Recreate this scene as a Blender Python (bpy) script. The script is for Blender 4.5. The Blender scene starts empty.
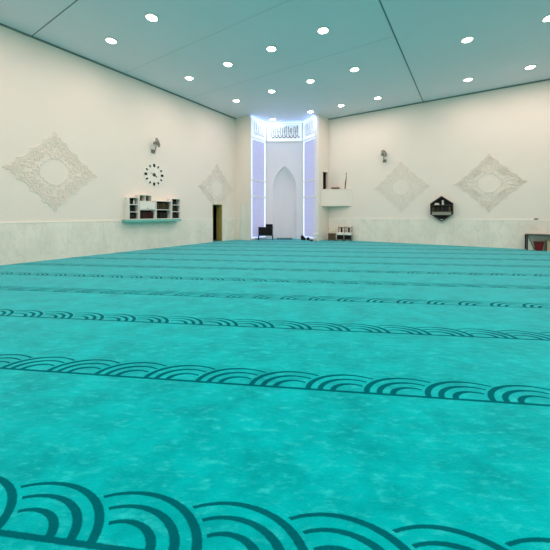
import bpy, bmesh, math, random
from mathutils import Vector, Matrix
random.seed(4)
S = bpy.context.scene
COL = S.collection
PI = math.pi
S.view_settings.view_transform = 'Standard'
S.view_settings.look = 'None'
S.view_settings.exposure = 0.0
S.view_settings.gamma = 1.0
S.view_settings.use_curve_mapping = False
S.cycles.use_denoising = True
S.cycles.max_bounces = 10
S.cycles.diffuse_bounces = 8

# ------------------------------------------------------------------ room frame
# v runs along the left wall (away from the viewer), b is the distance from the left wall.
ANG = math.radians(32.95)
U = Vector((math.sin(ANG), math.cos(ANG), 0)); N = Vector((math.cos(ANG), -math.sin(ANG), 0))
ROT_L = PI/2 - ANG            # things on the left wall: local x runs along +v, local -y faces the room
ROT_R = -ANG                  # things on the right wall: local x runs along +b, local -y faces the room
H = 7.035
VR = 16.57                    # the right wall stands at v = VR
VB, BB = -6.0, 20.0           # far ends of the hall behind / beside the viewer
def P(v, b, z=0.0):
    return U*v + N*(b-11.5) + Vector((0, 0, z))
A_ = P(13.54, 0); B_ = Vector((-1.40, 16.99, 0)); C_ = Vector((-.54, 18.19, 0)); D_ = Vector((1.67, 18.09, 0))
E_ = Vector((2.325, 16.77, 0)); F_ = Vector((3.117, 17.71, 0))

# ------------------------------------------------------------------ materials
def lin(c):
    return tuple(((x/255)/12.92 if x/255 <= .04045 else ((x/255+.055)/1.055)**2.4) for x in c)
def new_mat(name):
    m = bpy.data.materials.new(name); m.use_nodes = True
    nt = m.node_tree
    return m, nt, nt.nodes['Principled BSDF']
def mat(name, rgb, rough=.6, var=.06, scale=6.0, metal=0.0, spec=.3, bump=0.0):
    """plain procedural material: base colour with a little noise variation (rgb is sRGB 0-255)"""
    m, nt, p = new_mat(name)
    c = lin(rgb)
    tc = nt.nodes.new('ShaderNodeTexCoord'); no = nt.nodes.new('ShaderNodeTexNoise')
    no.inputs['Scale'].default_value = scale; no.inputs['Detail'].default_value = 4
    nt.links.new(tc.outputs['Object'], no.inputs['Vector'])
    mx = nt.nodes.new('ShaderNodeMix'); mx.data_type = 'RGBA'
    mx.inputs[6].default_value = (*[x*(1-var) for x in c], 1); mx.inputs[7].default_value = (*[min(1, x*(1+var)) for x in c], 1)
    nt.links.new(no.outputs['Fac'], mx.inputs[0]); nt.links.new(mx.outputs[2], p.inputs['Base Color'])
    p.inputs['Roughness'].default_value = rough; p.inputs['Metallic'].default_value = metal
    p.inputs['Specular IOR Level'].default_value = spec
    if bump:
        bp = nt.nodes.new('ShaderNodeBump'); bp.inputs['Strength'].default_value = bump; bp.inputs['Distance'].default_value = .01
        nt.links.new(no.outputs['Fac'], bp.inputs['Height']); nt.links.new(bp.outputs['Normal'], p.inputs['Normal'])
    return m
def emit(name, rgb, strength):
    m, nt, p = new_mat(name)
    p.inputs['Base Color'].default_value = (.8, .8, .8, 1)
    p.inputs['Emission Color'].default_value = (*lin(rgb), 1)
    p.inputs['Emission Strength'].default_value = strength
    return m

class NB:
    """tiny expression builder for shader maths"""
    def __init__(s, nt): s.nt = nt
    def m(s, op, *a):
        n = s.nt.nodes.new('ShaderNodeMath'); n.operation = op
        for i, x in enumerate(a):
            if isinstance(x, (int, float)): n.inputs[i].default_value = x
            else: s.nt.links.new(x, n.inputs[i])
        return n.outputs[0]
    def add(s, a, b): return s.m('ADD', a, b)
    def sub(s, a, b): return s.m('SUBTRACT', a, b)
    def mul(s, a, b): return s.m('MULTIPLY', a, b)
    def lt(s, a, b): return s.m('LESS_THAN', a, b)
    def mix(s, f, a, b): return s.add(a, s.mul(f, s.sub(b, a)))
    def step(s, x, lo, hi):
        n = s.nt.nodes.new('ShaderNodeMapRange'); n.interpolation_type = 'SMOOTHSTEP'
        s.nt.links.new(x, n.inputs[0]); n.inputs[1].default_value = lo; n.inputs[2].default_value = hi
        return n.outputs[0]
    def noise(s, vec, scale, detail=3, rough=.5):
        n = s.nt.nodes.new('ShaderNodeTexNoise'); n.inputs['Scale'].default_value = scale
        n.inputs['Detail'].default_value = detail; n.inputs['Roughness'].default_value = rough
        s.nt.links.new(vec, n.inputs['Vector']); return n.outputs['Fac']
    def map(s, vec, scale=(1, 1, 1), rot=(0, 0, 0), loc=(0, 0, 0)):
        n = s.nt.nodes.new('ShaderNodeMapping'); n.inputs['Scale'].default_value = scale
        n.inputs['Rotation'].default_value = rot; n.inputs['Location'].default_value = loc
        s.nt.links.new(vec, n.inputs['Vector']); return n.outputs[0]
    def rgbmix(s, f, a, b):
        n = s.nt.nodes.new('ShaderNodeMix'); n.data_type = 'RGBA'
        if isinstance(f, (int, float)): n.inputs[0].default_value = f
        else: s.nt.links.new(f, n.inputs[0])
        for i, x in ((6, a), (7, b)):
            if isinstance(x, tuple): n.inputs[i].default_value = (*x, 1)
            else: s.nt.links.new(x, n.inputs[i])
        return n.outputs[2]

def carpet_material():
    m, nt, p = new_mat('teal_prayer_carpet'); q = NB(nt)
    tc = nt.nodes.new('ShaderNodeTexCoord'); co = tc.outputs['Object']
    sx = nt.nodes.new('ShaderNodeSeparateXYZ'); nt.links.new(co, sx.inputs[0])
    x, y = sx.outputs[0], sx.outputs[1]
    s = q.sub(q.mul(x, .993), q.mul(y, .1184)); d = q.add(q.mul(x, .1184), q.mul(y, .993))
    SP, PER, K = 1.345, .493, .71
    t = q.add(q.m('DIVIDE', q.sub(d, 1.262), SP), .03)
    row = q.m('FLOOR', t)
    dd = q.sub(q.mul(q.m('FRACT', t), SP), .03*SP)
    par = q.m('FLOORED_MODULO', row, 2.0)
    sg = q.sub(1.0, q.mul(par, 2.0))
    ss = q.mul(s, sg)
    cx = q.mix(par, -1.375, -.351)
    dx = q.mul(q.sub(q.m('FRACT', q.add(q.m('DIVIDE', q.sub(ss, cx), PER), .5)), .5), PER)
    e = q.m('DIVIDE', dd, K); e2 = q.mul(e, e)
    def R(xx): return q.m('SQRT', q.add(q.mul(xx, xx), e2))
    xl = q.add(dx, PER); xr = q.sub(dx, PER)
    rl, r0 = R(xl), R(dx)
    CUT = .425
    il = q.lt(rl, CUT); i0 = q.lt(r0, CUT)
    xx = q.mix(il, q.mix(i0, xr, dx), xl)
    r = R(xx)
    cosn = q.m('DIVIDE', xx, q.m('MAXIMUM', r, .01))
    w = q.mix(q.step(cosn, -.6, 1.0), .0115, .0235)
    fuzz = q.mul(q.sub(q.noise(co, 60, 2), .5), .008)
    ln = None
    for ri in (.378, .275, .168):
        v = q.sub(q.m('ABSOLUTE', q.sub(r, ri)), w)
        ln = v if ln is None else q.m('MINIMUM', ln, v)
    a1 = q.sub(1.0, q.step(q.add(ln, fuzz), -.004, .005))
    a1 = q.mul(a1, q.m('GREATER_THAN', dd, 0.0))
    a2 = q.sub(1.0, q.step(q.add(q.m('ABSOLUTE', dd), fuzz), .010, .018))
    ink = q.m('MAXIMUM', a1, a2)
    # brushed pile: soft patches and short streaks
    n1 = q.noise(q.map(co, (1.0, 1.2, 1)), 2.6, 6, .66)
    n2 = q.noise(q.map(co, (2.4, 6.0, 1), (0, 0, .7)), 3.0, 6, .68)
    n3 = q.noise(co, 120, 2)
    n4 = q.noise(q.map(co, (2.6, 7.0, 1), (0, 0, -.5), (3, 1, 0)), 4.2, 6, .68)
    f1 = q.step(n1, .24, .74); f2 = q.step(n2, .50, .72); f4 = q.step(n4, .54, .76)
    base = q.rgbmix(f1, CARPET_DARK, CARPET_MID)
    base = q.rgbmix(q.mul(f2, .5), base, CARPET_LIGHT)
    base = q.rgbmix(q.mul(f4, .4), base, CARPET_LIGHT)
    base = q.rgbmix(q.mul(q.step(n3, .35, .75), .18), base, CARPET_DARK)
    inkc = q.rgbmix(q.mul(n1, .5), CARPET_INK, CARPET_INK2)
    colr = q.rgbmix(q.mul(ink, .93), base, inkc)
    nt.links.new(colr, p.inputs['Base Color'])
    p.inputs['Roughness'].default_value = .95; p.inputs['Specular IOR Level'].default_value = .0
    nt.links.new(q.sub(1.0, q.mul(ink, .8)), p.inputs['Sheen Weight']); p.inputs['Sheen Roughness'].default_value = .28
    p.inputs['Sheen Tint'].default_value = (.42, .86, 1, 1)
    bp = nt.nodes.new('ShaderNodeBump'); bp.inputs['Strength'].default_value = .35; bp.inputs['Distance'].default_value = .01
    nt.links.new(q.add(n3, q.mul(n2, 2.0)), bp.inputs['Height']); nt.links.new(bp.outputs['Normal'], p.inputs['Normal'])
    return m
CARPET_DARK = lin((0, 146, 150)); CARPET_MID = lin((0, 182, 186)); CARPET_LIGHT = lin((56, 212, 216))
CARPET_INK = lin((0, 78, 88)); CARPET_INK2 = lin((0, 104, 112))

def marble_material():
    m, nt, p = new_mat('pale_marble'); q = NB(nt)
    tc = nt.nodes.new('ShaderNodeTexCoord'); co = tc.outputs['Object']
    n1 = q.noise(q.map(co, (1.2, 1, .9)), 1.5, 6, .62)
    n2 = q.noise(q.map(co, (1.8, 1, .9), (0, .3, 0)), 1.1, 4, .6)
    vein = q.sub(1.0, q.step(q.m('ABSOLUTE', q.sub(n2, .5)), .0, .035))
    knot = q.step(q.noise(q.map(co, (1.8, 1, 1.8)), 1.6, 2), .68, .78)
    base = q.rgbmix(q.step(n1, .3, .7), lin((228, 221, 209)), lin((240, 232, 221)))
    base = q.rgbmix(q.mul(vein, .14), base, lin((172, 174, 164)))
    base = q.rgbmix(q.mul(knot, .4), base, lin((160, 160, 150)))
    sx = nt.nodes.new('ShaderNodeSeparateXYZ'); nt.links.new(co, sx.inputs[0])
    jx = q.m('ABSOLUTE', q.sub(q.m('FRACT', q.m('DIVIDE', sx.outputs[0], 1.2)), .5))
    base = q.rgbmix(q.mul(q.m('GREATER_THAN', jx, .4965), .35), base, lin((150, 152, 145)))
    nt.links.new(base, p.inputs['Base Color']); p.inputs['Roughness'].default_value = .45
    p.inputs['Specular IOR Level'].default_value = .25
    return m

def lattice_material():
    """backlit perforated sheet: lavender light through a fine brick-like lattice"""
    m, nt, p = new_mat('backlit_lattice'); q = NB(nt)
    tc = nt.nodes.new('ShaderNodeTexCoord')
    bk = nt.nodes.new('ShaderNodeTexBrick')
    mp = q.map(tc.outputs['Object'], (1, 1, 1), (PI/2, 0, 0))
    nt.links.new(mp, bk.inputs['Vector'])
    bk.inputs['Color1'].default_value = (*lin((174, 177, 218)), 1); bk.inputs['Color2'].default_value = (*lin((184, 188, 226)), 1)
    bk.inputs['Mortar'].default_value = (*lin((206, 212, 246)), 1)
    bk.inputs['Scale'].default_value = 1; bk.inputs['Brick Width'].default_value = .2; bk.inputs['Row Height'].default_value = .12
    bk.inputs['Mortar Size'].default_value = .012
    p.inputs['Base Color'].default_value = (.3, .3, .45, 1)
    nt.links.new(bk.outputs['Color'], p.inputs['Emission Color']); p.inputs['Emission Strength'].default_value = .55
    return m

def wood_material(name, c1, c2, scale=3):
    m, nt, p = new_mat(name); q = NB(nt)
    tc = nt.nodes.new('ShaderNodeTexCoord')
    n1 = q.noise(q.map(tc.outputs['Object'], (9, 9, .8)), scale, 5, .6)
    nt.links.new(q.rgbmix(q.step(n1, .3, .7), lin(c1), lin(c2)), p.inputs['Base Color'])
    p.inputs['Roughness'].default_value = .5
    return m

M = dict(
    wall=mat('cream_plaster', (235, 224, 214), .85, .02, 1.2, bump=.03),
    ceil=mat('ceiling_panel', (229, 224, 230), .7, .025, .7),
    seam=mat('ceiling_seam', (118, 130, 126), .8, .05),
    bay=mat('bay_plaster', (232, 226, 232), .8, .02, 1.5),
    marble=marble_material(), cap=mat('marble_cap', (240, 238, 230), .4, .02),
    carpet=carpet_material(),
    white=mat('white_lacquer', (232, 230, 222), .4, .02), offwhite=mat('off_white_panel', (226, 222, 212), .5, .03),
    black=mat('black_lacquer', (16, 17, 18), .5, .2), dark=mat('dark_interior', (20, 18, 15), .8, .15),
    blackfab=mat('black_fabric', (20, 20, 24), .9, .2, 30), grey=mat('grey_plastic', (142, 140, 130), .5, .06),
    lgrey=mat('light_grey_plastic', (190, 187, 178), .5, .04), mgrey=mat('mid_grey_plastic', (128, 126, 116), .5, .05),
    dgrey=mat('dark_grey_plastic', (74, 72, 66), .5, .06), metal=mat('dark_metal', (44, 44, 42), .4, .1, 6, .6),
    relief=mat('relief_stone', (232, 222, 211), .8, .03, 5), callig=mat('olive_letters', (112, 116, 102), .6, .05),
    olive=wood_material('olive_wood', (150, 136, 74), (182, 168, 100)), brown=wood_material('brown_wood', (66, 46, 28), (94, 66, 40)),
    dbrown=wood_material('dark_brown_wood', (40, 32, 24), (62, 48, 34)), cream=mat('cream_plastic', (226, 216, 190), .5, .03),
    teal=mat('teal_shelf', (118, 184, 172), .35, .04),
    red=mat('red_plastic', (112, 26, 24), .5, .1), beige=mat('beige_card', (188, 170, 134), .8, .08), curtain=mat('white_cloth', (226, 222, 208), .9, .04),
    lens=emit('lamp_lens', (255, 246, 232), 14), ledw=emit('led_strip', (168, 190, 255), 1.2), lattice=lattice_material(), cove=emit('added_glow_strip', (130, 165, 255), 9),  # last emitter is for added strips that tint the ceiling blue
    ledsoft=emit('backlit_letter_panel', (214, 222, 255), .35),
    glass=mat('clock_white', (233, 228, 218), .6, .01),
)

# ------------------------------------------------------------------ geometry helpers
class G:
    def __init__(s): s.bm = bmesh.new()
    def box(s, x0, x1, y0, y1, z0, z1, bev=0.0, mx=None):
        r = bmesh.ops.create_cube(s.bm, size=1)
        vs = r['verts']
        for v in vs:
            v.co = Vector(((x0+x1)/2 + v.co.x*(x1-x0), (y0+y1)/2 + v.co.y*(y1-y0), (z0+z1)/2 + v.co.z*(z1-z0)))
        if bev:
            es = list({e for v in vs for e in v.link_edges})
            rb = bmesh.ops.bevel(s.bm, geom=es, offset=bev, segments=2, affect='EDGES', profile=.5)
            vs = list({v for f in rb['faces'] for v in f.verts} | {v for v in vs if v.is_valid})
        if mx is not None:
            for v in vs: v.co = mx @ v.co
        return s
    def tube(s, pts, r, seg=10, caps=True):
        pts = [Vector(p) for p in pts]; rings = []
        for i, p in enumerate(pts):
            t = (pts[min(i+1, len(pts)-1)] - pts[max(i-1, 0)]).normalized()
            ref = Vector((0, 0, 1)) if abs(t.z) < .9 else Vector((1, 0, 0))
            a = t.cross(ref).normalized(); b = t.cross(a)
            rr = r[i] if isinstance(r, (list, tuple)) else r
            rings.append([s.bm.verts.new(p + a*rr*math.cos(2*PI*k/seg) + b*rr*math.sin(2*PI*k/seg)) for k in range(seg)])
        for i in range(len(rings)-1):
            for k in range(seg):
                s.bm.faces.new((rings[i][k], rings[i][(k+1) % seg], rings[i+1][(k+1) % seg], rings[i+1][k]))
        if caps:
            s.bm.faces.new(rings[0][::-1]); s.bm.faces.new(rings[-1])
        return s
    def ring(s, c, R, r, axis='y', seg=40, sub=8):
        c = Vector(c); vs = []
        for i in range(seg):
            a = 2*PI*i/seg; row = []
            for k in range(sub):
                t = 2*PI*k/sub; rad = R + r*math.cos(t); h = r*math.sin(t)
                if axis == 'y': v = Vector((rad*math.cos(a), h, rad*math.sin(a)))
                else: v = Vector((rad*math.cos(a), rad*math.sin(a), h))
                row.append(s.bm.verts.new(c+v))
            vs.append(row)
        for i in range(seg):
            for k in range(sub):
                s.bm.faces.new((vs[i][k], vs[(i+1) % seg][k], vs[(i+1) % seg][(k+1) % sub], vs[i][(k+1) % sub]))
        return s
    def lathe(s, prof, seg=32, c=(0, 0, 0), loop=False):
        """profile of (radius, z) turned about z"""
        c = Vector(c); rings = []
        for r, z in prof:
            rings.append([s.bm.verts.new(c+Vector((r*math.cos(2*PI*k/seg), r*math.sin(2*PI*k/seg), z))) for k in range(seg)])
        for i in range(len(rings)-1):
            for k in range(seg):
                s.bm.faces.new((rings[i][k], rings[i][(k+1) % seg], rings[i+1][(k+1) % seg], rings[i+1][k]))
        if loop:
            for k in range(seg):
                s.bm.faces.new((rings[-1][k], rings[-1][(k+1) % seg], rings[0][(k+1) % seg], rings[0][k]))
        else:
            s.bm.faces.new(rings[0][::-1]); s.bm.faces.new(rings[-1])
        return s
    def prism(s, poly, y0, y1):
        """polygon in the local x-z plane pushed through y"""
        a = [s.bm.verts.new((x, y0, z)) for x, z in poly]; b = [s.bm.verts.new((x, y1, z)) for x, z in poly]
        k = len(poly)
        s.bm.faces.new(a); s.bm.faces.new(b[::-1])
        for i in range(k): s.bm.faces.new((a[i], b[i], b[(i+1) % k], a[(i+1) % k]))
        return s
    def slab(s, poly, z0, z1):
        a = [s.bm.verts.new((p[0], p[1], z0)) for p in poly]; b = [s.bm.verts.new((p[0], p[1], z1)) for p in poly]
        k = len(poly)
        s.bm.faces.new(a[::-1]); s.bm.faces.new(b)
        for i in range(k): s.bm.faces.new((a[i], a[(i+1) % k], b[(i+1) % k], b[i]))
        return s
    def ribbon(s, pts, w, y0, y1, closed=False):
        """flat raised band following a polyline in the local x-z plane; w is its width"""
        n = len(pts); L = []
        for i in range(n):
            p = Vector(pts[i]); 
            a = Vector(pts[(i-1) % n] if closed or i > 0 else pts[i]); b = Vector(pts[(i+1) % n] if closed or i < n-1 else pts[i])
            t = b-a
            if t.length < 1e-7: t = Vector((1, 0))
            t.normalize(); nn = Vector((-t.y, t.x))*(w[i] if isinstance(w, list) else w)/2
            L.append([s.bm.verts.new((p.x+nn.x, y0, p.y+nn.y)), s.bm.verts.new((p.x+nn.x*.75, y1, p.y+nn.y*.75)),
                      s.bm.verts.new((p.x-nn.x*.75, y1, p.y-nn.y*.75)), s.bm.verts.new((p.x-nn.x, y0, p.y-nn.y))])
        for i in range(n if closed else n-1):
            a, b = L[i], L[(i+1) % n]
            for k in range(3): s.bm.faces.new((a[k], b[k], b[k+1], a[k+1]))
        if not closed: s.bm.faces.new(L[0]); s.bm.faces.new(L[-1][::-1])
        return s
    def build(s, name, m, parent=None, smooth=False):
        bmesh.ops.recalc_face_normals(s.bm, faces=s.bm.faces[:])
        me = bpy.data.meshes.new(name); s.bm.to_mesh(me); s.bm.free()
        me.materials.append(M[m] if isinstance(m, str) else m)
        if smooth:
            for p in me.polygons: p.use_smooth = True
        o = bpy.data.objects.new(name, me); COL.objects.link(o)
        if parent: o.parent = parent
        return o
def place(o, loc, rot=0.0):
    o.location = loc; o.rotation_euler = (0, 0, rot); return o
def tag(o, label, cat, group=None):
    o['label'] = label; o['category'] = cat
    if group: o['group'] = group
    return o
def thing(name, label, cat, loc, rot=0.0, group=None):
    o = bpy.data.objects.new(name, None); COL.objects.link(o); o.empty_display_size = .1
    place(o, loc, rot); return tag(o, label, cat, group)
def struct(o, label=None, cat=None):
    o['kind'] = 'structure'
    if label: o['label'] = label; o['category'] = cat
    return o
def copy_thing(root, label=None, group=None):
    r = root.copy(); COL.objects.link(r)
    if label: r['label'] = label
    if group: r['group'] = group
    for ch in list(root.children):
        c = ch.copy(); COL.objects.link(c); c.parent = r
        for g in list(ch.children):
            d = g.copy(); COL.objects.link(d); d.parent = c
    return r
def along(p, q):
    d = q-p; return math.atan2(d.y, d.x), d.length

# ------------------------------------------------------------------ the hall
fl = G().slab([P(VB-.3, -.9), P(VR+1.2, -.9), P(VR+1.2, BB+.3), P(VB-.3, BB+.3)], -.12, 0).build('floor', 'carpet')
struct(fl, 'teal prayer carpet with rows of dark overlapping arcs', 'floor')
ce = G().slab([P(VB-.3, -.3), P(VR+1.2, -.3), P(VR+1.2, BB+.3), P(VB-.3, BB+.3)], H, H+.12).build('ceiling', 'ceil')
struct(ce, 'flat panelled ceiling with recessed downlights', 'ceiling')

# left wall, with a doorway between v = 11.66 and 12.39
DV0, DV1, DH = 11.66, 12.39, 2.0
g = G()
g.box(VB, DV0, 0, .2, 0, H).box(DV0, DV1, 0, .2, DH, H).box(DV1, 13.54, 0, .2, 0, H)
struct(place(g.build('wall_left', 'wall'), P(0, 0), ROT_L), 'plain cream left wall', 'wall')
# the lobby behind the doorway
LD = .40
g = G()
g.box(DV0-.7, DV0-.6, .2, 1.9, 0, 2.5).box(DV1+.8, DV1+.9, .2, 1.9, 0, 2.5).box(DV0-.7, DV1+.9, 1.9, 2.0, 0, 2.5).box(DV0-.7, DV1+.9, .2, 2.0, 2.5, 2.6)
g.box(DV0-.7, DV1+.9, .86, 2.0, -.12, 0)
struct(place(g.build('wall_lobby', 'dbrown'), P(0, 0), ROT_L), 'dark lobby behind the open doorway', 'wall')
# deep door lining and the leaf swung back behind the wall
g = G()
g.box(DV0, DV0+.03, -.01, LD, 0, DH).box(DV1-.03, DV1, -.01, LD, 0, DH).box(DV0+.03, DV1-.03, -.01, LD, DH-.03, DH)
for yy in (.03, .15, .27): g.box(DV1-.042, DV1-.03, yy, yy+.085, .08, DH-.09)
dr = struct(place(g.build('door_1', 'olive'), P(0, 0), ROT_L), 'open doorway with deep olive wooden lining in the left wall', 'door')
lf = G().box(DV1+.01, DV1+.70, LD+.01, LD+.05, .01, DH-.04).build('door_leaf', 'olive', dr)
G().tube([(DV1+.62, LD+.05, 1.0), (DV1+.62, LD+.10, 1.0), (DV1+.54, LD+.10, 1.0)], .012, 8).build('handle', 'metal', lf)

# jamb wall A-B with a flush white door
def wall_between(name, p, q, label, m='wall', thick=.12):
    r, L = along(p, q)
    o = G().box(0, L, 0, thick, 0, H).build(name, m)
    return struct(place(o, p, r), label, 'wall'), r, L
wab, rab, lab = wall_between('wall_front_left', A_, B_, 'narrow cream return wall left of the lit alcove')
g = G()
g.box(.36, .41, -.018, 0, 0, 2.02).box(.82, .87, -.018, 0, 0, 2.02).box(.36, .87, -.018, 0, 2.02, 2.07)
d2 = struct(place(g.build('door_2', 'offwhite'), A_, rab), 'narrow flush white door in the return wall', 'door')
lf = G().box(.415, .815, -.01, 0, .01, 2.015).build('door_leaf', 'white', d2)
G().tube([(.46, -.011, 1.0), (.46, -.045, 1.0), (.53, -.045, 1.0)], .009, 8).build('handle', 'grey', lf)

# the three bay walls; the middle one has the pointed niche
wbc, rbc, lbc = wall_between('wall_bay_left', B_, C_, 'left splayed wall of the lit alcove', 'bay')
wde, rde, lde = wall_between('wall_bay_right', D_, E_, 'right splayed wall of the lit alcove', 'bay')
rcd, lcd = along(C_, D_)
NX, NW, NS, NA, ND = 1.11, .70, 2.98, 4.36, .36      # niche centre, half width, spring, apex, depth
def arch_w(z):
    """half width of the pointed arch at height z"""
    if z <= NS: return NW
    # two-centred arch: each side is a circle arc through (NW,NS) and (0,NA)
    hh = NA-NS; c = (hh*hh-NW*NW)/(2*NW); R = NW+c
    return max(0.0, math.sqrt(max(0, R*R-(z-NS)**2))-c)
zs = [0, .6, 1.2, 1.8, 2.4, NS] + [NS+(NA-NS)*math.sin(PI/2*i/14) for i in range(1, 15)]
g = G(); bm = g.bm
rows = []
K = 24
for z in zs:
    w = arch_w(z); row = []
    for k in range(K+1):
        t = PI*k/K
        row.append(bm.verts.new((NX - w*math.cos(t), ND*math.sin(t)*(w/NW), z)))
    rows.append(row)
for i in range(len(rows)-1):
    for k in range(K): bm.faces.new((rows[i][k], rows[i][k+1], rows[i+1][k+1], rows[i+1][k]))
# flat front: left and right of the opening, then above the apex
for side in (0, K):
    xe = 0 if side == 0 else lcd
    ev = [bm.verts.new((xe, 0, z)) for z in zs]
    for i in range(len(zs)-1): bm.faces.new((ev[i], rows[i][side], rows[i+1][side], ev[i+1]))
a = [bm.verts.new(c) for c in ((0, 0, NA), (NX, 0, NA), (lcd, 0, NA), (lcd, 0, H), (0, 0, H))]
bm.faces.new(a)
bmesh.ops.remove_doubles(bm, verts=bm.verts[:], dist=1e-4)
g.box(-.02, lcd+.02, ND+.08, ND+.2, 0, H)            # solid backing behind the niche
wcd = struct(place(g.build('wall_bay_back', 'bay'), C_, rcd), 'middle wall of the lit alcove with a pointed arched niche', 'wall')
# wall E-F with the pulpit doorway
ref, lef = along(E_, F_)
g = G()
g.box(0, .64, 0, .14, 0, H).box(.64, 1.18, 0, .14, 0, 2.0).box(.64, 1.18, 0, .14, 3.9, H).box(1.18, lef, 0, .14, 0, H)
struct(place(g.build('wall_front_right', 'wall'), E_, ref), 'narrow cream wall right of the lit alcove', 'wall')
g = G()
g.box(.58, .64, .14, .6, 1.95, 4.0).box(1.18, 1.24, .14, .6, 1.95, 4.0).box(.58, 1.24, .6, .66, 1.95, 4.0).box(.58, 1.24, .14, .66, 3.9, 4.0).box(.58, 1.24, .14, .66, 1.9, 2.0)
struct(place(g.build('door_3', 'dbrown'), E_, ref), 'dark narrow doorway above the corner balcony', 'door')

# right wall, rear and far side walls
bF = 4.45
o = G().box(bF, BB, 0, .2, 0, H).build('wall_right', 'wall'); struct(place(o, P(VR, 0), ROT_R), 'plain cream right wall', 'wall')
o = G().box(0, BB, -.2, 0, 0, H).build('wall_rear', 'wall'); struct(place(o, P(VB, 0), ROT_R), 'rear wall', 'wall')
o = G().box(VB, VR, -.2, 0, 0, H).build('wall_side', 'wall'); struct(place(o, P(0, BB), ROT_L), 'far side wall', 'wall')

# marble dado with a light cap
def dado(n, segs, loc, rot, label):
    g = G()
    for x0, x1 in segs: g.box(x0, x1, -.025, 0, 0, 1.215)
    o = struct(place(g.build('trim_%d' % n, 'marble'), loc, rot), label, 'trim')
    g = G()
    for x0, x1 in segs: g.box(x0, x1, -.032, 0, 1.215, 1.24)
    g.build('cap', 'cap', o)
dado(2, [(VB, DV0-.005), (DV1+.005, 13.54)], P(0, 0), ROT_L, 'pale marble dado along the left wall')
dado(3, [(bF+.05, BB)], P(VR, 0), ROT_R, 'pale marble dado along the right wall')
dado(4, [(.03, .35)], A_, rab, 'short marble dado on the return wall')
# shadow-gap strip where walls meet the ceiling
g = G().box(VB, 13.54, -.03, 0, H-.05, H)
struct(place(g.build('trim_5', 'seam'), P(0, 0), ROT_L), 'grey joint strip along the top of the left wall', 'trim')
g = G().box(bF, BB, -.03, 0, H-.05, H)
struct(place(g.build('trim_6', 'seam'), P(VR, 0), ROT_R), 'grey joint strip along the top of the right wall', 'trim')
# ceiling panel seams
k = 7
for v in (3.8, 6.8, 9.95):
    g = G().box(0, 9.5, -.012, .012, H-(.008 if k == 7 else .003), H)
    struct(place(g.build('trim_%d' % k, 'seam' if k == 7 else mat('ceiling_joint', (206, 206, 202), .8)), P(v, 0), ROT_R), 'thin seam across the ceiling panels', 'trim'); k += 1
g = G().box(VB, VR, -.018, .018, H-.010, H)
struct(place(g.build('trim_%d' % k, 'seam'), P(0, 9.5), ROT_L), 'long seam in the ceiling running to the right wall', 'trim')

# ------------------------------------------------------------------ downlights on their grid
ORD = ['first', 'second', 'third', 'fourth', 'fifth', 'sixth', 'seventh', 'eighth', 'ninth']
ROWN = {14.8: 'row nearest the right wall', 11.39: 'second row out from the right wall', 8.45: 'third row out from the right wall', 5.27: 'fourth row out from the right wall'}
LAMP_W = 31.5; LAMP_C = (1, .78, .71)
proto = None
BULBS = []
for nm, en, cl in (('warm_bulb', LAMP_W, LAMP_C), ('cool_bulb', 12.0, (.62, .74, 1))):
    ld = bpy.data.lights.new(nm, 'AREA'); ld.shape = 'DISK'; ld.size = .21; ld.energy = en; ld.color = cl; BULBS.append(ld)
def downlight(v, b, label, group=None, cool=False):
    global proto
    if proto is None:
        t = thing('downlight', label, 'ceiling light', (0, 0, 0))
        G().lathe([(.125, -.004), (.15, -.006), (.165, .004), (.165, .02), (.125, .02)], loop=True).build('trim_ring', 'white', t, True)
        G().lathe([(.02, -.030), (.06, -.028), (.10, -.018), (.122, -.002), (.122, .015), (.0, .015)], 32).build('lens', 'lens', t, True)
        lo = bpy.data.objects.new('bulb', BULBS[0]); COL.objects.link(lo); lo.parent = t; lo.location = (0, 0, -.04)
        proto = t
    else:
        t = copy_thing(proto, label)
        if 'group' in t: del t['group']
    if group: t['group'] = group
    t.location = P(v, b, H-.022); t.scale = (1.15, 1.15, 1.1)
    for ch in t.children:
        if ch.type == 'LIGHT': ch.data = BULBS[1 if cool else 0]
    return t
BG = [1.86, 3.95, 5.88, 7.75, 11.39, 13.36, 15.3, 17.3]
FAR = {0: 1.75, 1: 4.2, 2: 5.92}
for v in (14.8, 11.39, 8.45, 5.27):
    n = 0
    for j, b in enumerate(BG):
        if v == 14.8 and j in FAR: b = FAR[j]
        p = P(v, b, H)
        px = 275+303*p.x/p.y; py = 213.7-303*(H-1.5)/p.y
        if -6 < px < 556 and py > -6:
            n += 1
            downlight(v, b, 'recessed ceiling downlight, %s from the left in the %s' % (ORD[j], ROWN[v]), 'ceiling downlights', v == 14.8 and j in (0, 1))
        else:
            downlight(v, b, 'round recessed ceiling downlight above or beside the view, outside the picture', 'downlights outside the picture')
for v in (2.1, -1.0, -4.1):
    for b in BG:
        downlight(v, b, 'round recessed ceiling downlight above or beside the view, outside the picture', 'downlights outside the picture')

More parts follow.
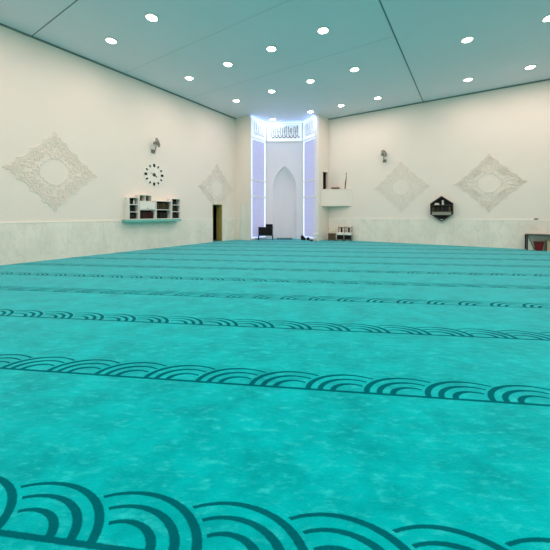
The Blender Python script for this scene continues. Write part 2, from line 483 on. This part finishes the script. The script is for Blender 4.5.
# ------------------------------------------------------------------ alcove light panels
def strokes(g, x0, x1, z0, z1, n, seed, y=-.012):
    """tall letter stems over looping bowls, like the lettering band above the niche"""
    rnd = random.Random(seed); h = z1-z0
    for i in range(n):
        x = x0+(x1-x0)*(i+.5)/n; lean = rnd.uniform(-.02, .03)
        top = z1-rnd.uniform(0, .22)*h
        pts = [(x+lean*t, z0+h*.2+(top-z0-h*.2)*t) for t in [j/6 for j in range(7)]]
        g.ribbon(pts, [.026+.022*(j/6) for j in range(7)], 0, y)
        if i % 2 == 0:
            r = (x1-x0)/n*rnd.uniform(.7, 1.0)
            arc = [(x+r*.9-r*math.cos(PI*j/10), z0+h*.26-h*.2*math.sin(PI*j/10)*rnd.uniform(.9, 1)) for j in range(11)]
            g.ribbon(arc, [.022+.03*math.sin(PI*j/10) for j in range(11)], 0, y)
        if i % 3 == 1:
            g.ribbon([(x-.03, z0+h*.06), (x, z0+h*.02), (x+.03, z0+h*.08)], .03, 0, y)
            g.ribbon([(x-.05, z0+h*.5), (x+.02, z0+h*.58), (x+.07, z0+h*.52)], .022, 0, y)

def light_panel(p, r, L, label):
    t = thing('backlit_panel', label, 'light panel', p, r, 'alcove light panels')
    x0, x1 = .05, L-.06
    zb, zm, zt = .06, 5.82, 6.93
    g = G()
    g.box(x0, x1, -.03, 0, zb, zb+.05).box(x0, x1, -.045, 0, zm-.04, zm+.04).box(x0, x1, -.03, 0, zt-.04, zt)
    g.box(x0-.03, x0+.02, -.045, 0, zb, zt).box(x1-.02, x1+.03, -.045, 0, zb, zt)
    g.build('frame', 'white', t)
    w = .11
    g = G()
    for a0, a1 in ((zb+.05, zm-.04), (zm+.04, zt-.04)):
        g.box(x0+.02, x0+.02+w, -.02, 0, a0, a1).box(x1-.02-w, x1-.02, -.02, 0, a0, a1)
        g.box(x0+.02+w, x1-.02-w, -.02, 0, a1-.07, a1).box(x0+.02+w, x1-.02-w, -.02, 0, a0, a0+.07)
    g.build('light_strip', 'ledw', t)
    G().box(x0+.02+w, x1-.02-w, -.012, 0, zb+.12, zm-.11).build('lattice_sheet', 'lattice', t)
    G().box(x0+.02+w, x1-.02-w, -.012, 0, zm+.11, zt-.11).build('letter_sheet', 'ledsoft', t)
    g = G(); strokes(g, x0+.24, x1-.24, zm+.2, zt-.2, 5, 7, -.008)
    o = g.build('lettering', M['callig_soft'], t); o.location.y = -.012
    G().box(x0, x1, -.04, -.005, zt, zt+.012).build('added_glow_strip', 'cove', t)  # added glowing strip on the frame top, only to brighten the ceiling with blue
    for z in (3.4, 2.47):
        G().box(x0+.02, x1-.02, -.035, 0, z-.035, z+.035).build('crossbar', 'white', t)
    return t
M['callig_soft'] = mat('pale_olive_letters', (196, 200, 206), .6, .03)
light_panel(B_, rbc, lbc, 'tall lavender backlit lattice panel on the left side of the alcove')
light_panel(D_, rde, lde, 'tall lavender backlit lattice panel on the right side of the alcove')
t = thing('lettering_panel', 'wide white backlit panel with olive lettering above the pointed niche', 'sign', C_, rcd)
zm, zt = 5.80, 6.94
G().box(.03, lcd-.03, -.04, 0, zm, zm+.06).box(.03, lcd-.03, -.04, 0, zt-.05, zt).box(.03, .09, -.04, 0, zm+.06, zt-.05).box(lcd-.09, lcd-.03, -.04, 0, zm+.06, zt-.05).build('frame', 'white', t)
G().box(.09, lcd-.09, -.02, 0, zm+.06, zm+.16).box(.09, lcd-.09, -.02, 0, zt-.14, zt-.05).box(.09, .2, -.02, 0, zm+.16, zt-.14).box(lcd-.2, lcd-.09, -.02, 0, zm+.16, zt-.14).build('light_strip', 'ledw', t)
G().box(.2, lcd-.2, -.012, 0, zm+.16, zt-.14).build('letter_sheet', 'ledsoft', t)
G().box(.03, lcd-.03, -.035, -.005, zt, zt+.012).build('added_glow_strip', 'cove', t)  # added glowing strip here too, to throw blue on the ceiling
g = G(); strokes(g, .28, lcd-.28, zm+.2, zt-.17, 15, 3, -.012)
o = g.build('lettering', 'callig', t); o.location.y = -.012

# ------------------------------------------------------------------ raised diamond ornaments
def ornament_mesh(g, R=1.33, y=-.016):
    w = .026
    def q4(pts):
        for k in range(4):
            c, s = math.cos(k*PI/2), math.sin(k*PI/2)
            g.ribbon([(x*c-z*s, x*s+z*c) for x, z in pts], w, 0, y)
            g.ribbon([(-x*c-z*s, -x*s+z*c) for x, z in pts], w, 0, y)
    def edge(t, off):      # point on the side from the right tip to the top tip, pulled inwards by off
        x, z = R*(1-t), R*t
        return (x-off*.7071, z-off*.7071)
    # scalloped double outline
    for base, amp in ((.0, .10), (.085, .10)):
        pts = []
        for i in range(25):
            t = .5*i/24
            pts.append(edge(t, base + amp*abs(math.sin(PI*t*4))**.7*(1 if t > .02 else .5)))
        q4(pts)
    # volutes along the band, mirrored about every axis
    def spiral(cx, cz, r0, a0, turns, sgn):
        out = []
        for i in range(22):
            f = i/21; a = a0+sgn*turns*2*PI*f; r = r0*(1-.82*f)
            out.append((cx+r*math.cos(a), cz+r*math.sin(a)))
        return out
    for (cx, cz, r0, a0, tn, sg) in ((1.06, .10, .085, 0, 1.3, 1), (.86, .20, .12, 2.2, 1.3, -1), (.86, .0, .075, 0, 1.0, 1), (.66, .38, .12, 0.4, 1.4, 1),
                                     (.66, .13, .10, 3.0, 1.2, -1), (.46, .34, .09, 5.5, 1.2, 1), (.52, .55, .10, 2.4, 1.3, -1), (.40, .50, .07, .8, 1.1, 1)):
        q4(spiral(cx, cz, r0, a0, tn, sg))
    # leaves and stems
    def leaf(x0, z0, x1, z1, bow):
        out = []
        dx, dz = x1-x0, z1-z0
        for i in range(13):
            f = i/12; o = bow*math.sin(PI*f)
            out.append((x0+dx*f-dz*o, z0+dz*f+dx*o))
        return out
    for a in ((1.2, .0, .95, .12, .3), (.95, .12, .72, .24, -.3), (.72, .24, .52, .42, .3), (1.0, .0, .74, .08, -.25), (.74, .08, .54, .22, .35),
              (.76, .34, .58, .46, .4), (.62, .0, .48, .18, .35), (.9, .1, .8, .3, .3), (.55, .3, .42, .42, -.4)):
        q4(leaf(*a))
    for a in ((.44, .0, .50, .12, .4), (.50, .12, .40, .20, .4), (.40, .20, .32, .32, .3)):
        q4(leaf(*a))
orn = []
for i, (loc, rot, label) in enumerate((
        (P(4.43, 0, 2.88), ROT_L, 'large raised diamond ornament on the left wall, nearest the viewer, left of the bookcases'),
        (P(11.99, 0, 2.88), ROT_L, 'raised diamond ornament on the left wall above the open doorway'),
        (P(VR, 8.46, 2.88), ROT_R, 'raised diamond ornament on the right wall left of the dark hexagonal shelf'),
        (P(VR, 12.16, 2.88), ROT_R, 'raised diamond ornament on the right wall right of the dark hexagonal shelf'))):
    if i == 1:          # this one is cut off above the door head
        g = G(); ornament_mesh(g)
        bmesh.ops.bisect_plane(g.bm, geom=g.bm.verts[:]+g.bm.edges[:]+g.bm.faces[:], plane_co=(0, 0, -.86), plane_no=(0, 0, -1), clear_outer=True)
        o = g.build('wall_ornament', 'relief')
    elif i == 0:
        g = G(); ornament_mesh(g); o = g.build('wall_ornament', 'relief')
    else:
        o = orn[0].copy(); COL.objects.link(o)
    place(o, loc, rot); tag(o, label, 'wall ornament', 'diamond wall ornaments'); orn.append(o)

# ------------------------------------------------------------------ clock and wall fans
t = thing('wall_clock', 'round white wall clock with black hour marks above the bookcases', 'clock', P(8.135, 0, 3.18), ROT_L)
o = G().lathe([(.0, 0), (.50, 0), (.50, .012), (.0, .012)], 48).build('dial', 'glass', t); o.rotation_euler = (PI/2, 0, 0)
for i in range(12):
    a = i*PI/6; big = i % 3 == 0
    mx = Matrix.Rotation(a, 4, 'Y')
    L, W = (.13, .10) if big else (.10, .065)
    G().box(-W/2, W/2, -.026, -.012, .40-L/2, .40+L/2, .006, mx).build('hour_mark', 'black', t)
o = G().lathe([(.0, .012), (.075, .012), (.07, .03), (.0, .034)], 24).build('hub', 'black', t); o.rotation_euler = (PI/2, 0, 0)
G().box(-.018, .018, -.032, -.02, .0, .17, .003, Matrix.Rotation(2.2, 4, 'Y')).build('hour_hand', 'black', t)
G().box(-.010, .010, -.036, -.03, -.04, .22, .003, Matrix.Rotation(-1.2, 4, 'Y')).build('minute_hand', 'grey', t)

def wall_fan(loc, rot, label, yaw, tilt):
    t = thing('wall_fan', label, 'fan', loc, rot, 'wall fans')
    G().box(-.09, .09, -.03, 0, -.42, -.26, .008).build('wall_plate', 'mgrey', t)
    G().tube([(0, -.03, -.34), (0, -.13, -.33), (0, -.2, -.24), (0, -.22, -.1)], .022).build('arm', 'mgrey', t, True)
    hd = G().lathe([(.0, .0), (.075, 0), (.095, -.05), (.09, -.14), (.05, -.18), (.0, -.18)], 20).build('motor', 'grey', t, True)
    hd.location = (0, -.26, 0); hd.rotation_euler = (PI/2-tilt, 0, yaw); hd.scale = (.78, .78, .78)
    g = G()
    for R, z in ((.24, .06), (.235, .02), (.235, .10), (.16, .125), (.09, .135), (.16, -.005)): g.ring((0, 0, z), R, .006 if R < .23 else .009, 'z', 32, 6)
    for k in range(28):
        a = 2*PI*k/28; c, s = math.cos(a), math.sin(a)
        g.tube([(.05*c, .05*s, .14), (.14*c, .14*s, .13), (.215*c, .215*s, .108), (.24*c, .24*s, .06), (.215*c, .215*s, .012), (.08*c, .08*s, -.02)], .0035, 5)
    cg = g.build('cage', 'mgrey', hd)
    for k in range(3):
        gb = G(); a0 = k*2*PI/3
        n = 8; up = []; lo = []
        for i in range(n+1):
            f = i/n; r = .04+.175*f; wd = .06+.34*f**.7
            up.append((r*math.cos(a0-wd), r*math.sin(a0-wd), .075)); lo.append((r*math.cos(a0+wd), r*math.sin(a0+wd), .045))
        va = [gb.bm.verts.new(p) for p in up]; vb = [gb.bm.verts.new(p) for p in lo]
        va2 = [gb.bm.verts.new((p[0], p[1], p[2]-.004)) for p in up]; vb2 = [gb.bm.verts.new((p[0], p[1], p[2]-.004)) for p in lo]
        for i in range(n):
            gb.bm.faces.new((va[i], va[i+1], vb[i+1], vb[i])); gb.bm.faces.new((vb2[i], vb2[i+1], va2[i+1], va2[i]))
            gb.bm.faces.new((va[i], va2[i], va2[i+1], va[i+1])); gb.bm.faces.new((vb[i], vb[i+1], vb2[i+1], vb2[i]))
        gb.bm.faces.new((va[0], vb[0], vb2[0], va2[0])); gb.bm.faces.new((va[n], va2[n], vb2[n], vb[n]))
        gb.build('blade', 'lgrey', hd)
    return t
wall_fan(P(8.08, 0, 4.52), ROT_L, 'grey wall fan above the clock on the left wall', 1.0, .35)
wall_fan(P(VR, 7.66, 4.62), ROT_R, 'grey wall fan high on the right wall above a diamond ornament', 1.25, .45)

# ------------------------------------------------------------------ bookcases on the ledge
DEP = .30
led = G().box(6.68, 9.32, -.34, -.033, 1.17, 1.27, .006).build('wall_shelf', 'teal')
tag(place(led, P(0, 0), ROT_L), 'long pale teal wall shelf carrying the bookcases on the left wall', 'shelf')
Z0 = 1.27
def bookcase(label, v0, v1, h, shelves, lid=None):
    W = v1-v0
    t = thing('bookcase', label, 'bookcase', P(v0, 0, Z0), ROT_L, 'white bookcases on the wall shelf')
    th = .022
    G().box(0, th, -DEP, -.005, 0, h).box(W-th, W, -DEP, -.005, 0, h).box(th, W-th, -DEP, -.005, 0, th).box(th, W-th, -DEP, -.005, h-th, h).build('carcass', 'white', t)
    G().box(th, W-th, -.02, -.006, th, h-th).build('back_panel', 'dark', t)
    for z in shelves: G().box(th, W-th, -DEP+.01, -.02, z-.012, z+.012).build('shelf', 'white', t)
    if lid:
        d = G().box(th+.004, W-th-.004, -DEP-.004, -DEP+.016, lid[0], lid[1], .004).build('door', 'white', t)
        G().tube([(W/2-.05, -DEP-.014, lid[0]+.05), (W/2+.05, -DEP-.014, lid[0]+.05)], .008, 8).build('handle', 'grey', d)
    return t
bookcase('white three-tier bookcase at the left end of the wall shelf', 6.82, 7.23, .88, (.30, .59))
bookcase('white bookcase with a closed upper door, second from left on the wall shelf', 7.26, 8.0, .73, (.39,), (.41, .70))
bookcase('white two-tier bookcase, third from left on the wall shelf', 8.03, 8.80, .78, (.40,))
bookcase('white three-tier bookcase at the right end of the wall shelf', 8.83, 9.30, .91, (.32, .62))
# open box on top of the second bookcase
t = thing('storage_box', 'white open two-compartment box on top of the second bookcase', 'box', P(7.27, 0, Z0+.73), ROT_L)
G().box(0, .56, -.28, -.01, 0, .02).box(0, .56, -.28, -.01, .25, .27).box(0, .02, -.28, -.01, .02, .25).box(.54, .56, -.28, -.01, .02, .25).box(.27, .29, -.27, -.01, .02, .25).build('shell', 'offwhite', t)
G().box(.02, .54, -.03, -.015, .02, .25).build('back_panel', 'dgrey', t)
# books
SP = [mat('book_spine_a', (38, 30, 20), .6, .1), mat('book_spine_b', (50, 47, 30), .6, .1), mat('book_spine_c', (56, 19, 18), .6, .1), mat('book_spine_d', (19, 20, 19), .6, .1), mat('book_spine_e', (88, 74, 44), .6, .1), M['cream']]
pagem = mat('book_pages', (200, 190, 160), .9)
def book(v, z, w, h, d, m, label, grp):
    t = thing('book', label, 'book', P(v, .025, z), ROT_L, grp)
    G().box(0, w, -d, -d+.006, 0, h).box(0, .006, -d+.006, 0, 0, h).box(w-.006, w, -d+.006, 0, 0, h).build('cover', m, t)
    G().box(.006, w-.006, -d+.006, -.004, .006, h-.006).build('pages', pagem, t)
def fill(v0, v1, z0, hmax, pool, where, fillfrac=1.0, d=.2):
    x = v0+.004
    while x < v0+(v1-v0)*fillfrac-.05:
        w = random.uniform(.028, .05); h = hmax*random.uniform(.72, .93)
        book(x, z0, w, h, d*random.uniform(.9, 1.05), random.choice(pool), 'dark book standing %s' % where, 'books '+where)
        x += w+.003
fill(6.85, 7.2, Z0+.028, .26, [SP[3], SP[0]], 'in the bottom tier of the leftmost bookcase')
fill(6.85, 7.2, Z0+.312, .26, [SP[0], SP[3], SP[3]], 'in the middle tier of the leftmost bookcase', .8)
fill(6.85, 7.2, Z0+.602, .22, [SP[0], SP[3]], 'in the top tier of the leftmost bookcase', .45)
fill(7.29, 7.97, Z0+.028, .34, [SP[2], SP[2], SP[0], SP[3]], 'in the open lower tier of the second bookcase')
fill(8.06, 8.77, Z0+.028, .30, [SP[3], SP[0], SP[3]], 'in the lower tier of the third bookcase', .85)
fill(8.06, 8.77, Z0+.412, .32, [SP[1], SP[1], SP[0], SP[4]], 'in the upper tier of the third bookcase')
fill(8.86, 9.27, Z0+.028, .26, [SP[3], SP[0]], 'in the bottom tier of the rightmost bookcase')
fill(8.86, 9.27, Z0+.332, .26, [SP[1], SP[3]], 'in the middle tier of the rightmost bookcase')
fill(8.86, 9.27, Z0+.632, .2, [SP[3], SP[0]], 'in the top tier of the rightmost bookcase', .7)
def bottle(loc, rot, label, m, h=.2, r=.03):
    t = thing('bottle', label, 'bottle', loc, rot)
    G().lathe([(0, 0), (r, 0), (r, h*.62), (r*.45, h*.78), (r*.42, h*.9), (0, h*.9)], 16).build('body', m, t, True)
    G().lathe([(0, h*.9), (r*.5, h*.9), (r*.5, h), (0, h)], 12).build('cap', 'grey', t)
bottle(P(7.09, .18, Z0+.602), 0, 'white bottle in the top tier of the leftmost bookcase', 'white', .21, .03)

# ------------------------------------------------------------------ hexagonal shelf on the right wall
t = thing('hexagonal_shelf', 'dark hexagonal wall shelf holding dark books on the right wall', 'shelf', P(VR, 10.31, 1.735), ROT_R)
def hexo(rx, rz): return [(0, rz), (rx, rz*.42), (rx, -rz*.42), (0, -rz), (-rx, -rz*.42), (-rx, rz*.42)]
g = G(); oo, ii = hexo(.48, .61), hexo(.44, .56)
for k in range(6):
    a, b, c, d = oo[k], oo[(k+1) % 6], ii[(k+1) % 6], ii[k]
    g.prism([a, b, c, d], -.24, -.004)
g.build('frame', 'dbrown', t)
G().prism(ii, -.02, -.006).build('back_panel', 'black', t)
for z in (.17, -.14): G().box(-.44, .44, -.23, -.02, z-.016, z+.016).build('shelf', 'dgrey', t)
G().box(-.4, .4, -.245, -.225, -.30, -.16, .004).build('rail', 'grey', t)
G().box(-.013, .013, -.2, -.02, -.125, .155).build('divider', 'dbrown', t)
def rbook(x, z, w, h, m, label, grp):
    t = thing('book', label, 'book', P(VR-.03, 10.31+x, 1.735+z), ROT_R, grp)
    G().box(0, w, -.17, -.164, 0, h).box(0, .005, -.164, 0, 0, h).box(w-.005, w, -.164, 0, 0, h).build('cover', m, t)
    G().box(.005, w-.005, -.164, -.004, .006, h-.006).build('pages', pagem, t)
for x0, x1 in ((-.42, -.02), (.02, .42)):
    x = x0
    side = 'left' if x0 < 0 else 'right'
    while x < x1-.05:
        w = random.uniform(.03, .05); rbook(x, -.124, w, random.uniform(.19, .255), random.choice([SP[0], SP[3], SP[3], SP[4]]), 'dark book in the %s half of the hexagonal shelf' % side, 'books in the %s half of the hexagonal shelf' % side); x += w+.003
o = G().lathe([(0, 0), (.045, 0), (.05, .03), (.035, .12), (.045, .2), (.03, .22), (0, .22)], 20).build('vase', 'white', None, True)
tag(place(o, P(VR-.12, 10.31+.05, 1.735+.186)), 'small white vase in the top of the hexagonal shelf', 'vase')
o = G().box(-.3, -.1, -.16, 0, 0, .05, .01).box(-.28, -.12, -.14, 0, .05, .09, .01).build('bundle', 'curtain')
tag(place(o, P(VR-.04, 10.31, 1.735+.186), ROT_R), 'small pale folded bundle left of the white vase', 'bundle')

# ------------------------------------------------------------------ table and things at the right edge
TX = 13.40
t = thing('console_table', 'low dark-framed table against the right wall at the picture edge', 'table', P(VR, TX, 0), ROT_R)
TH = .66; TD = .55; TW = 1.5
G().box(0, TW, -TD, -.035, TH-.035, TH, .004).build('tabletop', 'dgrey', t)
for x in (0, TW-.04):
    for y in (-TD, -.075): G().box(x, x+.04, y, y+.04, 0, TH-.035).build('leg', 'metal', t)
G().box(.04, TW-.04, -TD+.005, -TD+.03, TH-.16, TH-.145).box(.04, TW-.04, -TD+.005, -TD+.03, TH-.105, TH-.09).build('rail', 'grey', t)
G().tube([(.05, -TD+.03, TH-.05), (.24, -TD+.03, .05)], .012, 8).build('brace', 'metal', t)
o = G().prism([(.05, 0.0), (.22, .0), (.16, .30), (.07, .55), (.05, .56)], -.40, -.36).build('cloth', 'curtain')
tag(place(o, P(VR, TX, 0.005), ROT_R), 'white cloth hanging at the left end of the low table', 'cloth')
t = thing('storage_tub', 'dark red tub on the floor under the low table', 'tub', P(VR, TX+.41, 0), ROT_R)
g = G(); b = g.bm
lo = [b.verts.new(c) for c in ((-.10, -.40, 0), (.10, -.40, 0), (.10, -.18, 0), (-.10, -.18, 0))]; hi = [b.verts.new(c) for c in ((-.145, -.44, .34), (.145, -.44, .34), (.145, -.14, .34), (-.145, -.14, .34))]
b.faces.new(lo)
for k in range(4): b.faces.new((lo[k], lo[(k+1) % 4], hi[(k+1) % 4], hi[k]))
b.faces.new(hi)
g.build('body', 'red', t)
g = G().box(-.16, .16, -.455, -.125, .34, .365, .005); g.build('lid', 'dgrey', t)
t = thing('carton', 'beige cardboard carton beside the dark red tub', 'box', P(VR, TX+.78, 0), ROT_R)
G().box(-.13, .13, -.46, -.16, 0, .42, .004).build('body', 'beige', t)
G().box(-.135, .135, -.465, -.30, .421, .428).box(-.135, .135, -.295, -.155, .421, .428).build('flaps', 'beige', t)
G().box(-.03, .03, -.463, -.459, .05, .42).build('tape', 'cream', t)
t = thing('switch_plate', 'small grey switch plate above the low table', 'switch', P(VR, 13.77, 1.265), ROT_R)
G().box(-.07, .07, -.035, 0, -.02, .045, .006).build('plate', 'grey', t)
G().box(-.03, .03, -.042, -.035, -.005, .03, .003).build('rocker', 'mgrey', t)

# ------------------------------------------------------------------ corner balcony (pulpit) and what is on it
Q1, Q2 = Vector((2.595, 17.09, 0)), Vector((4.307, 16.94, 0))
Q1w = E_ + (F_-E_).normalized()*.415; Q2w = P(VR-.002, 5.83)
Q1w = E_ + (F_-E_)*.335
t = thing('corner_balcony', 'white triangular corner balcony with solid parapet right of the alcove', 'balcony', Q1w, along(Q1w, Q2)[0])
rb = along(Q1w, Q2)[0]; inv = Matrix.Translation(-Q1w); rm = Matrix.Rotation(-rb, 4, 'Z')
loc = lambda p: (rm @ (inv @ p))
l2 = loc(Q2); lF = loc(Vector((3.10, 17.68, 0)))
G().slab([(0, 0), (l2.x, l2.y), (lF.x, lF.y)], 1.93, 2.04).build('deck', 'wall', t)
G().slab([(0, 0), (l2.x, 0), (l2.x-.13, .1), (.06, .1)], 2.04, 2.86).build('parapet', 'wall', t)
G().slab([(-.005, -.012), (l2.x+.0, -.012), (l2.x-.15, .112), (.07, .112)], 2.86, 2.885).build('cap', 'white', t)
bp = lambda x, y, z: Vector(Q1w) + Matrix.Rotation(rb, 3, 'Z') @ Vector((x, y, 0)) + Vector((0, 0, z))
t = thing('lectern', 'brown wooden lectern top showing over the balcony parapet', 'lectern', bp(.83, .25, 2.04), rb)
G().box(-.04, .04, -.04, .04, .03, .86).build('post', 'brown', t)
G().box(-.15, .15, -.1, .1, 0, .03, .005).build('foot', 'brown', t)
G().box(-.22, .22, -.12, .12, .86, .95, .01).build('top', 'brown', t)
t = thing('staff', 'thin dark wooden staff leaning upright on the corner balcony', 'staff', bp(1.36, .16, 2.04), rb)
G().tube([(-.04, .0, 0), (0, .01, .8), (.02, .015, 1.15), (.07, .02, 1.45), (.075, .025, 1.72)], [.016, .02, .03, .026, .018], 10).build('shaft', 'dbrown', t, True)
G().lathe([(0, 0), (.028, .0), (.035, .04), (.02, .08), (0, .085)], 14, (.075, .025, 1.70)).build('knob', 'black', t, True)

# chairs under the balcony
def chair(loc, rot, label, w=.36, grp='black chairs under the balcony'):
    t = thing('chair', label, 'chair', loc, rot, grp)
    for x in (-w/2+.015, w/2-.015):
        G().tube([(x, -.17, 0), (x, -.17, .36)], .016, 8).build('leg', 'black', t)
        G().tube([(x, .17, 0), (x, .17, .40), (x, .21, .79)], .017, 8).build('leg', 'black', t)
    G().box(-w/2, w/2, -.2, .19, .33, .455, .015).build('seat', 'white', t)
    G().box(-.05, .05, .178, .20, .43, .74, .008).build('backrest', 'black', t)
    G().box(-w/2+.015, w/2-.015, .18, .205, .70, .74, .008).build('top_rail', 'dgrey', t)
    G().box(-w/2+.02, w/2-.02, -.165, -.15, .08, .34).build('front_panel', 'blackfab', t)
    return t
chair(Vector((3.66, 16.82, 0)), -.42, 'black-framed chair with a white seat under the balcony, beside the brown chair')
c2 = chair(Vector((4.03, 16.66, 0)), -.42, 'black-framed chair with a white seat at the right end under the balcony')
t = thing('chair', 'small brown wooden chair with cream backrest in the corner under the balcony', 'chair', Vector((3.19, 16.95, 0)), -.2)
for x in (-.19, .19):
    for y in (-.15, .15): G().box(x-.022, x+.022, y-.022, y+.022, 0, .34).build('leg', 'brown', t)
G().box(-.215, .215, -.175, .175, .34, .40, .008).build('seat', 'brown', t)
G().box(-.16, .16, -.17, -.155, .04, .34).build('apron', 'brown', t)
for x in (-.13, .13): G().box(x-.03, x+.03, .13, .165, .40, .72, .01).build('back_post', 'cream', t)
G().box(-.16, .16, .135, .16, .50, .60, .01).build('back_rail', 'cream', t)

# ------------------------------------------------------------------ in front of the alcove
t = thing('desk', 'low black desk with deep apron at the left side of the alcove', 'desk', Vector((-.535, 17.16, 0)), 0)
W, D = .86, .28
G().box(-W/2, W/2, 0, D, .70, .735, .006).build('desktop', 'black', t)
G().box(-W/2+.02, W/2-.02, .01, D-.01, .25, .70, .006).build('apron', 'black', t)
for x in (-W/2+.03, W/2-.03):
    for y in (.03, D-.03): G().box(x-.03, x+.03, y-.025, y+.025, 0, .25).build('leg', 'black', t)
for x in (-.27, 0, .27):
    d = G().box(x-.12, x+.12, -.006, .01, .33, .66, .003).build('drawer', 'blackfab', t)
    G().tube([(x-.03, -.014, .5), (x+.03, -.014, .5)], .008, 6).build('knob', 'dgrey', d)
t = thing('speaker_box', 'small black box standing on the black desk', 'box', Vector((-.33, 17.20, .735)), 0)
G().box(-.2, .2, 0, .2, 0, .17, .012).build('body', 'black', t)
G().box(-.18, .18, -.008, 0, .02, .15, .003).build('front', 'blackfab', t)
names = ORD
for i in range(6):
    x = .17+i*.147
    t = thing('book_stand', 'little black stand on the floor before the niche, %s of six from the left' % names[i], 'stand', Vector((x, 17.5, 0)), 0, 'row of little black stands')
    G().box(-.042, .042, -.05, .05, .035, .11, .012).build('body', 'black', t)
    for s in (-.028, .028): G().box(s-.012, s+.012, -.04, .04, 0, .035).build('foot', 'black', t)
def bag(loc, w, h, d, label, lean=0.0, lab='bag'):
    t = thing('bag', label, lab, loc, 0)
    g = G(); b = g.bm
    prof = [(0, .92), (.12, 1.0), (.45, .98), (.75, .8), (.94, .55), (1.0, .3)]
    rings = []
    for f, k in prof:
        rings.append([b.verts.new((lean*f*h + w/2*k*math.copysign(abs(math.cos(a))**.6, math.cos(a)), d/2*k*math.copysign(abs(math.sin(a))**.6, math.sin(a)), f*h)) for a in [2*PI*j/20 for j in range(20)]])
    b.faces.new(rings[0][::-1]); b.faces.new(rings[-1])
    for i in range(len(rings)-1):
        for j in range(20): b.faces.new((rings[i][j], rings[i][(j+1) % 20], rings[i+1][(j+1) % 20], rings[i+1][j]))
    g.build('body', 'blackfab', t, True)
    g = G(); g.tube([(lean*h-w*.2, 0, h*.96), (lean*h-w*.12, 0, h*1.14), (lean*h+w*.12, 0, h*1.14), (lean*h+w*.2, 0, h*.96)], .011, 8); g.build('handle', 'black', t, True)
bag(Vector((1.63, 17.2, 0)), .26, .26, .2, 'black bag leaning on the floor at the right side of the alcove', -.35)
bag(Vector((1.87, 17.12, 0)), .17, .16, .15, 'small black pouch between the leaning bag and the flat black tray')
t = thing('tray', 'flat black tray on the carpet before the right light panel', 'tray', Vector((2.03, 16.62, 0)), 0)
G().lathe([(0, 0), (.10, 0), (.14, .05), (.15, .055), (.13, .03), (0, .02)], 24).build('dish', 'black', t, True)
G().tube([(-.15, 0, .05), (-.17, 0, .07), (-.14, .03, .08)], .012, 8).build('handle', 'black', t)
t = thing('stool', 'small white stool before the right light panel', 'stool', Vector((2.22, 16.45, 0)), 0)
G().box(-.15, .15, -.12, .12, .37, .42, .015).build('seat', 'white', t)
for x in (-.12, .12):
    for y in (-.09, .09): G().tube([(x*1.15, y*1.1, 0), (x, y, .37)], .018, 8).build('leg', 'white', t)
G().box(-.12, .12, -.1, -.085, .17, .20).build('stretcher', 'white', t)

# ------------------------------------------------------------------ world and camera
w = bpy.data.worlds.new('World'); S.world = w; w.use_nodes = True
w.node_tree.nodes['Background'].inputs[0].default_value = (.02, .02, .02, 1)
cam = bpy.data.cameras.new('camera'); cam.sensor_width = 36; cam.lens = 36*303/550; cam.shift_y = -61.3/550
cam.clip_start = .05
co = bpy.data.objects.new('camera', cam); COL.objects.link(co); co.location = (0, 0, 1.5); co.rotation_euler = (PI/2, 0, 0)
S.camera = co
